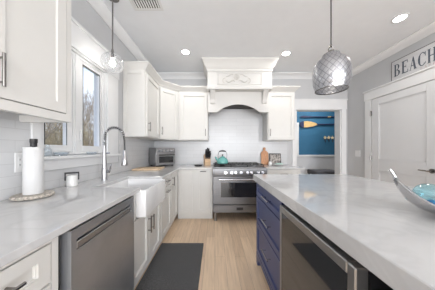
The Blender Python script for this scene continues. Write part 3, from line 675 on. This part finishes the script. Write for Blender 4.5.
# knife block
t = thing('knife_block', 'pale wooden knife block with black handled knives left of the range', 'knife block', (-0.155, 3.26, ZT), R(18))
obj('block', B().prism([(-0.06, 0), (0.075, 0), (0.075, 0.19), (0.0, 0.225), (-0.06, 0.115)], 'x', -0.055, 0.055), M['wood'], t)
n = 0
for row in range(3):
    for k in range(4 if row < 2 else 3):
        x = -0.040+k*0.0265; s = 0.18+row*0.3
        by_, bz_ = -0.06+0.06*s, 0.115+0.11*s; L = 0.115-0.014*((k+row) % 3) + 0.02*row
        dy_, dz_ = -0.42, 0.908
        kn = obj('knife', B().tube([(x, by_-dy_*0.004, bz_-dz_*0.004), (x, by_+dy_*0.03, bz_+dz_*0.03), (x, by_+dy_*L, bz_+dz_*L)], [0.009, 0.0115, 0.0125], 6), M['rubber'], t)
tag(obj('spoon_rest', B().lathe([(0, 0), (0.066, 0), (0.074, 0.010), (0.078, 0.022), (0.072, 0.021), (0.065, 0.011), (0, 0.007)], (0, 0), 24, sx=1, sy=0.6), M['rubber']), 'low black dish on the counter left of the knife block', 'dish').location = (-0.318, 3.14, ZT)
# kettle
t = thing('tea_kettle', 'teal enamel kettle with a black arched handle on the left burner', 'kettle', (0.138, 3.02, 0.9635))
obj('body', B().lathe([(0, 0), (0.085, 0), (0.102, 0.012), (0.105, 0.035), (0.092, 0.075), (0.066, 0.105), (0.040, 0.118), (0, 0.12)], (0, 0), 28), M['teal'], t)
l_ = obj('lid', B().lathe([(0, 0.117), (0.042, 0.119), (0.038, 0.130), (0.012, 0.137), (0, 0.138)], (0, 0), 20), M['teal'], t)
obj('lid_knob', B().lathe([(0, 0.137), (0.007, 0.137), (0.007, 0.146), (0.016, 0.155), (0.014, 0.168), (0, 0.171)], (0, 0), 14), M['rubber'], l_)
obj('spout', B().tube([(-0.080, -0.02, 0.055), (-0.108, -0.028, 0.085), (-0.122, -0.032, 0.115), (-0.136, -0.036, 0.124)], [0.024, 0.018, 0.014, 0.012], 12), M['teal'], t)
for sg in (-1, 1): obj('handle_wire', B().tube([(sg*0.072, 0, 0.095), (sg*0.082, 0, 0.15), (sg*0.075, 0, 0.20), (sg*0.052, 0, 0.224)], 0.004, 8), M['chrome'], t)
obj('grip', B().tube([(-0.062, 0, 0.220), (-0.035, 0, 0.230), (0, 0, 0.233), (0.035, 0, 0.230), (0.062, 0, 0.220)], [0.010, 0.013, 0.014, 0.013, 0.010], 10), M['rubber'], t)
# right counter
pr = [(-0.072, 0.004), (-0.066, 0.0), (0.066, 0.0), (0.072, 0.004), (0.075, 0.22), (0.068, 0.25), (0.045, 0.275), (0.025, 0.285), (0.022, 0.305), (0.028, 0.325), (0.024, 0.345), (0.010, 0.356), (-0.010, 0.356), (-0.024, 0.345), (-0.028, 0.325), (-0.022, 0.305), (-0.025, 0.285), (-0.045, 0.275), (-0.068, 0.25), (-0.075, 0.22)]
o = tag(obj('paddle_board', B().prism(pr, 'y', -0.010, 0.010), M['redwood']), 'reddish paddle-shaped cutting board leaning on the tile right of the range', 'cutting board')
o.location = (1.025, 3.388, ZT+0.003); o.rotation_euler = (R(-8), 0, 0)
t = thing('framed_print', 'small black and white patterned print leaning on the tile', 'picture', (1.24, 3.40, ZT+0.002)); t.rotation_euler = (R(-7), 0, 0)
obj('panel', B().box(-0.115, 0.115, -0.008, 0.008, 0, 0.225, 0.002), mat('print_pattern', (0.33, 0.30, 0.28), 0.6, var=0.98, vscale=24), t)
obj('print_border', B().box(-0.121, 0.121, -0.011, -0.0075, 0.213, 0.229).box(-0.121, 0.121, -0.011, -0.0075, 0.0, 0.012).box(-0.121, -0.112, -0.011, -0.0075, 0.0, 0.229).box(0.112, 0.121, -0.011, -0.0075, 0.0, 0.229), M['gap'], t)
o = tag(obj('serving_dish', B().lathe([(0, 0), (0.06, 0), (0.10, 0.012), (0.135, 0.026), (0.13, 0.028), (0.09, 0.016), (0, 0.007)], (0, 0), 28, sy=0.62), M['ceramic']), 'shallow white oval dish on the counter before the print', 'dish'); o.location = (1.24, 3.22, ZT)
o = tag(obj('folded_cloth', B().sphere((0, 0, 0.012), 0.075, (1, 0.55, 0.28), 14), mat('mint_cloth', (0.45, 0.62, 0.56), 0.8, var=0.35, vscale=40)), 'small pale mint cloth lying in the white oval dish', 'cloth'); o.location = (1.25, 3.22, ZT+0.017)
o = tag(obj('ceramic_jar', B().lathe([(0, 0), (0.026, 0), (0.036, 0.02), (0.034, 0.05), (0.020, 0.068), (0.022, 0.078), (0, 0.079)], (0, 0), 20), M['ceramic']), 'small white jar beside the paddle-shaped cutting board', 'jar'); o.location = (1.085, 3.24, ZT)

# sill items
o = tag(obj('glass_bottle', B().lathe([(0, 0), (0.022, 0), (0.024, 0.004), (0.024, 0.05), (0.010, 0.068), (0.010, 0.085), (0.013, 0.088), (0, 0.088)], (0, 0), 18), M['clear']), 'tiny clear glass bottle at the left of the window sill', 'bottle'); o.location = (-1.262, 1.245, 1.1655)
o = tag(obj('glass_dish', B().lathe([(0, 0), (0.04, 0), (0.055, 0.012), (0.062, 0.03), (0.058, 0.030), (0.050, 0.014), (0, 0.006)], (0, 0), 22, sx=0.62), M['clear']), 'clear glass dish on the sill next to the tiny bottle', 'dish'); o.location = (-1.268, 1.365, 1.1655)
o = tag(obj('glass_dish', B().lathe([(0, 0), (0.04, 0), (0.052, 0.010), (0.062, 0.026), (0.058, 0.026), (0.048, 0.012), (0, 0.005)], (0, 0), 22, sx=0.62), M['clear']), 'clear glass dish on the sill by the faucet', 'dish'); o.location = (-1.268, 1.70, 1.1655)

# outlet, switch
t = thing('wall_outlet', 'white double wall outlet on the tile behind the paper towels', 'outlet', (WL+0.0085, 1.045, 1.07), P90)
obj('plate', B().box(0, 0.115, -0.005, 0, 0, 0.125, 0.002), M['plastic'], t)
for x in (0.033, 0.082):
    rc = obj('receptacle', B().box(x-0.017, x+0.017, -0.0065, -0.0045, 0.028, 0.097, 0.001), M['plastic'], t)
    obj('slots', B().box(x-0.009, x-0.006, -0.0070, -0.006, 0.075, 0.086).box(x+0.006, x+0.009, -0.0070, -0.006, 0.075, 0.086).box(x-0.009, x-0.006, -0.0070, -0.006, 0.041, 0.052).box(x+0.006, x+0.009, -0.0070, -0.006, 0.041, 0.052), M['gap'], rc)
t = thing('light_switch', 'white double rocker light switch on the right wall beside the door', 'switch', (WR-0.0005, 3.27, 1.085), R(-90))
obj('plate', B().box(0, 0.118, -0.006, 0, 0, 0.122, 0.002), M['plastic'], t)
for x in (0.036, 0.082): obj('rocker', B().box(x-0.016, x+0.016, -0.0095, -0.0055, 0.028, 0.094, 0.002), M['plastic'], t)

# ------------------------------------------------------------------ bowl with glass
def bowl_z(u, v):
    b_ = 0.004 + 0.1214*abs(u)**5.655; h_ = 0.0445 + 0.105*abs(u)**4.33
    return b_ + (h_-b_)*abs(v)**2.0
BC, BA = Vector((1.008, 0.594)), -0.672
t = thing('silver_bowl', 'boat-shaped silver bowl with raised tips on the island', 'bowl', (BC.x, BC.y, 0.9465), BA)
bb = B(); NU, NV = 36, 16; Lx, Wy = 0.2515, 0.1527; rows = []
def bowl_w(u): return Wy*(1-abs(u)**3.98*0.93)
for i in range(NU+1):
    u = -1+2*i/NU; wv = bowl_w(u)
    rows.append([bb.bm.verts.new((Lx*u, wv*(-1+2*j/NV), bowl_z(u, -1+2*j/NV))) for j in range(NV+1)])
for i in range(NU):
    for j in range(NV): bb.bm.faces.new((rows[i][j], rows[i+1][j], rows[i+1][j+1], rows[i][j+1]))
o = obj('shell', bb, M['silver'], t, 60)
md = o.modifiers.new('thickness', 'SOLIDIFY'); md.thickness = 0.006; md.offset = 1
for s_ in (-1, 1):
    obj('tip_handle', B().tube([(s_*0.222, -0.010, 0.096), (s_*0.246, -0.010, 0.142), (s_*0.256, -0.008, 0.165), (s_*0.264, -0.008, 0.178)], [0.004, 0.006, 0.006, 0.007], 10), M['silver'], t)
def ball(u, v, r, m, label):
    lx, ly = Lx*u, bowl_w(u)*v
    o = tag(obj('glass_float', B().sphere((0, 0, 0), r, (1, 1, 1), 24), m), label, 'glass float', 'glass floats in the silver bowl')
    o.location = (BC.x+lx*math.cos(BA)-ly*math.sin(BA), BC.y+lx*math.sin(BA)+ly*math.cos(BA), 0.9465+0.007+bowl_z(u, v)+r)
ball(-0.55, 0.26, 0.052, M['tealglass'], 'large pale aqua glass float filling the silver bowl')
ball(-0.79, -0.02, 0.019, M['aqua'], 'smallest clear glass float, by the left tip of the silver bowl')
ball(-0.60, -0.28, 0.023, M['blueglass'], 'small deep blue glass float at the near rim of the silver bowl')
ball(-0.06, 0.05, 0.048, M['aqua'], 'clear aqua glass float behind the deep blue one')

# ------------------------------------------------------------------ sign
SX = WR-0.0005
t = thing('beach_sign', 'weathered BEACH sign board standing on the door casing', 'sign', (SX, 2.585, 2.2815), R(-90))
LW, LH = 0.565, 0.30
obj('board', B().box(0, LW, -0.016, 0, 0, LH), M['signface'], t)
obj('edge_frame', B().box(0, LW, -0.019, -0.0155, 0, 0.007).box(0, LW, -0.019, -0.0155, LH-0.007, LH).box(0, 0.007, -0.019, -0.0155, 0, LH).box(LW-0.007, LW, -0.019, -0.0155, 0, LH), M['signedge'], t)
def letter(bb, ch, x, z, w_, h, y0=-0.0172, y1=-0.0155):
    def q(a, c, d_, e2): bb.box(x+a*w_, x+c*w_, y0, y1, z+d_*h, z+e2*h)
    def poly(ps): bb.prism([(x+a*w_, z+c*h) for a, c in ps], 'y', y0, y1)
    s, th, sf = 0.24, 0.07, 0.06
    def stem(a):
        q(a, a+s, 0, 1); q(a-0.08, a+s+0.08, 0, sf*0.7); q(a-0.08, a+s+0.08, 1-sf*0.7, 1)
    def ringarc(cx, cz, rx, rz, a0, a1, tk, n=14):
        ins, outs = [], []
        for k in range(n+1):
            a = R(a0+(a1-a0)*k/n); wgt = abs(math.cos(a))
            outs.append((cx+rx*math.cos(a), cz+rz*math.sin(a))); ins.append((cx+(rx-tk*(0.25+wgt*0.75))*math.cos(a), cz+(rz-0.06)*math.sin(a)))
        for k in range(n): poly([outs[k], outs[k+1], ins[k+1], ins[k]])
    if ch == 'B':
        stem(0.1); ringarc(0.42, 0.755, 0.42, 0.245, -90, 90, 0.24); ringarc(0.42, 0.26, 0.52, 0.26, -90, 90, 0.26)
    elif ch == 'E':
        stem(0.1); q(0.3, 0.88, 0, th); q(0.3, 0.82, 1-th, 1); q(0.3, 0.62, 0.49, 0.49+th*0.8); q(0.80, 0.88, 0, 0.24); q(0.76, 0.82, 0.78, 1); q(0.57, 0.62, 0.40, 0.64)
    elif ch == 'A':
        poly([(0.05, 0), (0.13, 0), (0.50, 0.92), (0.45, 1)]); poly([(0.62, 0), (0.90, 0), (0.55, 1), (0.45, 1), (0.40, 0.88)]); q(0.2, 0.70, 0.30, 0.36); q(-0.04, 0.22, 0, 0.04); q(0.54, 1.0, 0, 0.04)
    elif ch == 'C':
        ringarc(0.52, 0.5, 0.47, 0.5, 45, 315, 0.24, 22); q(0.82, 0.89, 0.66, 0.98); q(0.84, 0.89, 0.10, 0.26)
    elif ch == 'H':
        stem(0.06); stem(0.70); q(0.3, 0.70, 0.47, 0.53)
    elif ch == 'P':
        stem(0.1); ringarc(0.42, 0.73, 0.45, 0.27, -90, 90, 0.26)
bb = B()
for ch, x, wd_ in (('B', 0.038, 0.088), ('E', 0.140, 0.096), ('A', 0.242, 0.086), ('C', 0.334, 0.098), ('H', 0.441, 0.084)): letter(bb, ch, x, 0.054, wd_, 0.180)
obj('large_lettering', bb, M['signink'], t)
bb = B()
for k, ch in enumerate('CAPE'): letter(bb, ch, 0.366+k*0.042, 0.016, 0.026, 0.028)
obj('small_lettering', bb, M['signpink'], t)

# ------------------------------------------------------------------ ceiling lamps, vent
cl = thing('ceiling_light', 'round recessed ceiling light over the left counter', 'ceiling light', (-0.478, 2.667, ZC), 0, 'recessed ceiling lights')
obj('trim_ring', B().lathe([(0.056, -0.0005), (0.078, -0.0005), (0.077, -0.005), (0.058, -0.008), (0.056, -0.004)], (0, 0), 32, closed=True), M['trim'], cl)
obj('diffuser', B().lathe([(0, -0.003), (0.056, -0.003), (0.056, -0.001), (0, -0.001)], (0, 0), 32), M['emit'], cl)
ll = bpy.data.lights.new('downlight', 'AREA'); ll.shape = 'DISK'; ll.size = 0.10; ll.energy = RECESSED_W; ll.color = (1, 0.96, 0.91); ll.spread = R(150)
lo = bpy.data.objects.new('downlight', ll); C.objects.link(lo); lo.parent = cl; lo.location = (0, 0, -0.012)
dup(cl, (1.165, 2.708, ZC), 'round recessed ceiling light right of the range hood')
dup(cl, (2.224, 1.984, ZC), 'round recessed ceiling light before the white door and sign')
t = thing('ceiling_vent', 'white slatted air vent in the ceiling at the top edge', 'vent', (-0.745, 1.70, ZC))
bb = B(); a, c = 0.165, 0.175
bb.box(-a, a, -c, -c+0.03, -0.008, -0.0005, 0.002).box(-a, a, c-0.03, c, -0.008, -0.0005, 0.002).box(-a, -a+0.03, -c+0.03, c-0.03, -0.008, -0.0005, 0.002).box(a-0.03, a, -c+0.03, c-0.03, -0.008, -0.0005, 0.002)
obj('frame', bb, M['trim'], t)
obj('backing', B().box(-a+0.03, a-0.03, -c+0.03, c-0.03, -0.0015, -0.0005), M['gap'], t)
for k in range(10):
    x = -a+0.043+k*0.0272
    sl = obj('slat', B().box(-0.0075, 0.0075, -c+0.03, c-0.03, -0.001, 0.001), M['trim'], t); sl.location = (x, 0, -0.0075); sl.rotation_euler = (0, R(-28), 0)

# ------------------------------------------------------------------ pendants
t = thing('globe_pendant', 'clear glass globe pendant hanging before the window', 'pendant light', (-1.055, 1.70, 2.11))
obj('canopy', B().lathe([(0, 0.689), (0.06, 0.689), (0.06, 0.672), (0.02, 0.660), (0, 0.660)], (0, 0), 24), M['nickel'], t)
obj('rod', B().tube([(0, 0, 0.13), (0, 0, 0.67)], 0.007, 10), M['nickel'], t)
obj('socket', B().lathe([(0, 0.14), (0.010, 0.14), (0.012, 0.125), (0.016, 0.10), (0.016, 0.055), (0.012, 0.05), (0, 0.05)], (0, 0), 18), M['nickel'], t)
rg = 0.105; gp = [(rg*math.sin(a), rg*math.cos(a)*0.96) for a in [0.2+i*(math.pi-0.2)/22 for i in range(23)]]
obj('globe', B().lathe(gp, (0, 0), 36), M['globe'], t, 180)
bl = obj('bulb', B().lathe([(0, 0.05), (0.012, 0.05), (0.014, 0.03), (0.027, 0.005), (0.028, -0.012), (0.018, -0.03), (0, -0.036)], (0, 0), 18), M['bulb'], t, 180)
pl = bpy.data.lights.new('bulb_light', 'POINT'); pl.energy = 1.0; pl.shadow_soft_size = 0.03; pl.color = (1, 0.95, 0.9)
po = bpy.data.objects.new('bulb_light', pl); C.objects.link(po); po.parent = t; po.location = (0, 0, -0.05)
t = thing('mercury_glass_pendant', 'silver mercury glass bell pendant hanging over the island', 'pendant light', (0.928, 1.32, 1.69))
obj('canopy', B().lathe([(0, 1.109), (0.06, 1.109), (0.06, 1.095), (0.02, 1.08), (0, 1.08)], (0, 0), 24), M['rubber'], t)
obj('cord', B().tube([(0, 0, 0.36), (0, 0, 1.09)], 0.0045, 8), M['rubber'], t)
obj('hanger', B().tube([(-0.018, 0, 0.30), (-0.021, 0, 0.325), (-0.012, 0, 0.345), (0, 0, 0.352), (0.012, 0, 0.345), (0.021, 0, 0.325), (0.018, 0, 0.30)], 0.004, 8).lathe([(0, 0.37), (0.008, 0.365), (0.009, 0.348), (0, 0.345)], (0, 0), 12), M['nickel'], t)
obj('cap', B().lathe([(0, 0.315), (0.022, 0.315), (0.026, 0.30), (0.055, 0.288), (0.055, 0.282), (0, 0.282)], (0, 0), 24), M['nickel'], t)
sh = [(0.055, 0.286), (0.062, 0.270), (0.070, 0.255), (0.095, 0.235), (0.116, 0.205), (0.125, 0.17), (0.126, 0.10), (0.122, 0.05), (0.112, 0.028), (0.108, 0.018), (0.111, 0.004), (0.106, 0.0)]
o = obj('glass_shade', B().lathe(sh, (0, 0), 48), M['mercury'], t, 180)
md = o.modifiers.new('thickness', 'SOLIDIFY'); md.thickness = 0.003
obj('rim', B().lathe([(0.106, -0.002), (0.112, -0.002), (0.113, 0.006), (0.107, 0.006)], (0, 0), 40, closed=True), M['nickel'], t)
obj('bulb', B().lathe([(0, 0.285), (0.014, 0.28), (0.016, 0.24), (0.034, 0.20), (0.036, 0.175), (0.024, 0.15), (0, 0.142)], (0, 0), 18), M['frost'], t, 180)
pl = bpy.data.lights.new('bulb_light', 'POINT'); pl.energy = 0.07; pl.shadow_soft_size = 0.03; pl.color = (1, 0.93, 0.85)
po = bpy.data.objects.new('bulb_light', pl); C.objects.link(po); po.parent = t; po.location = (0, 0, 0.12)

# ------------------------------------------------------------------ beyond the doorway
OY = BY-0.03
t = thing('long_oar', 'slim dark oar mounted highest on the blue wall', 'oar', (2.43, OY, 2.155))
obj('shaft', B().tube([(0.10, 0, 0), (1.05, 0, -0.006)], 0.017, 10), M['navyoar'], t)
obj('blade', B().prism([(-0.02, 0.0), (0.02, 0.022), (0.12, 0.028), (0.30, 0.02), (0.30, -0.02), (0.12, -0.028), (0.02, -0.022)], 'y', -0.010, 0.010), M['navyoar'], t)
obj('collar', B().tube([(0.76, 0, -0.004), (0.84, 0, -0.0045)], 0.020, 10), M['oarwood'], t)
t = thing('paddle', 'wooden paddle with navy tip and navy shaft on the blue wall', 'paddle', (2.41, OY, 1.94))
obj('blade', B().prism([(0.10, 0.088), (0.20, 0.086), (0.34, 0.065), (0.44, 0.03), (0.48, 0.018), (0.48, -0.018), (0.44, -0.03), (0.34, -0.065), (0.20, -0.086), (0.10, -0.088)], 'y', -0.012, 0.012), M['oarwood'], t)
obj('painted_tip', B().prism([(0.0, 0.04), (0.03, 0.078), (0.10, 0.088), (0.10, -0.088), (0.03, -0.078), (0.0, -0.04)], 'y', -0.012, 0.012), M['navyoar'], t)
obj('shaft', B().tube([(0.46, 0, 0), (1.35, 0, 0.004)], 0.018, 10), M['navyoar'], t)
t = thing('hook_rack', 'small rack of cream starfish over dark hooks on the blue wall', 'hook rack', (3.07, BY-0.001, 1.50))
obj('rail', B().box(0, 0.42, -0.014, 0, 0.03, 0.055, 0.003), M['bluewall'], t)
for k in range(4):
    x = 0.05+k*0.105; st_ = []
    for j in range(10):
        a = math.pi/2+j*math.pi/5; r_ = 0.052 if j % 2 == 0 else 0.026; st_.append((x+r_*math.cos(a), 0.062+r_*math.sin(a)))
    obj('starfish', B().prism(st_, 'y', -0.026, -0.0145), M['cream'], t)
    obj('hook', B().tube([(x, -0.012, 0.035), (x, -0.02, -0.03), (x, -0.04, -0.05), (x, -0.055, -0.03)], 0.007, 8), M['rubber'], t)
t = thing('hall_bench', 'dark upholstered seat seen low through the doorway', 'bench', (2.52, 4.10, 0))
obj('seat', B().box(0, 0.62, 0, 0.42, 0.58, 0.69, 0.02, 2), M['sofa'], t)
for x in (0.03, 0.57):
    for y in (0.03, 0.37): obj('leg', B().box(x-0.02, x+0.02, y-0.02, y+0.02, 0, 0.58), M['sofa'], t)

# ------------------------------------------------------------------ outdoors
struct('ground', B().box(-40, WL-0.15, -10, 45, -0.5, -0.4), M['ground'], 'brown winter lawn outside the window', 'ground')
def branch(bb, rng, p, d, r, L, lev):
    n = 3; pts = [p]; q = Vector(p)
    for i in range(n):
        d = (d + Vector((rng.uniform(-.2, .2), rng.uniform(-.2, .2), rng.uniform(-.05, .15)))).normalized(); q = q + d*L/n; pts.append(q.copy())
    bb.tube(pts, [r*(1-0.5*i/n) for i in range(n+1)], 5 if lev > 2 else 3, cap=False)
    if lev == 0: return
    for k in range(3 if lev > 1 else 4):
        i = rng.randint(1, n); nd = (d + Vector((rng.uniform(-1, 1), rng.uniform(-1, 1), rng.uniform(-.2, .7)))*0.85).normalized()
        branch(bb, rng, pts[i], nd, max(0.006, r*0.5), L*rng.uniform(0.55, 0.8), lev-1)
for k, (x, y, h, s) in enumerate(((-5.2, 6.4, 2.6, 1), (-7.4, 8.2, 3.0, 2), (-6.2, 8.6, 2.9, 3), (-9.5, 10.5, 3.2, 4), (-8.6, 12.0, 3.4, 5), (-11.5, 11.6, 3.3, 6), (-11, 14.5, 3.6, 7), (-13.5, 15.5, 3.6, 8), (-7.3, 6.9, 2.5, 9))):
    rng = random.Random(s); bb = B()
    branch(bb, rng, Vector((0, 0, 0)), Vector((0, 0, 1)), 0.09, h*0.7, 5)
    o = tag(obj('bare_tree', bb, M['bark'], None, 0), 'bare leafless tree outside the window', 'tree', 'bare trees outside the window'); o.location = (x, y, -0.42)
for k, (x, y, s) in enumerate(((-7.2, 8.0, 11), (-9.3, 9.6, 12), (-8.2, 11.2, 13), (-11.4, 13.4, 14), (-9.8, 14.6, 15), (-13.6, 12.6, 16), (-5.6, 7.4, 17))):
    rng = random.Random(s); bb = B()
    for j in range(230):
        a = rng.uniform(0, 6.28); l = rng.uniform(1.2, 3.3); tl = rng.uniform(0.1, 0.75)
        p0 = Vector((rng.uniform(-.9, .9), rng.uniform(-.9, .9), 0)); p1 = p0+Vector((math.cos(a)*tl*l*.5, math.sin(a)*tl*l*.5, l*.55)); p2 = p1+Vector((math.cos(a)*tl*.4+rng.uniform(-.2, .2), math.sin(a)*tl*.4, l*.45))
        bb.tube([p0, p1, p2], [0.014, 0.010, 0.005], 3, cap=False)
        for q in range(5):
            p3 = p1.lerp(p2, rng.random()); bb.tube([p3, p3+Vector((rng.uniform(-.3, .3), rng.uniform(-.3, .3), rng.uniform(0, .35)))], [0.007, 0.003], 3, cap=False)
    o = tag(obj('bare_shrub', bb, M['brush'], None, 0), 'brown leafless shrub low outside the window', 'shrub', 'bare shrubs outside the window'); o.location = (x, y, -0.42)
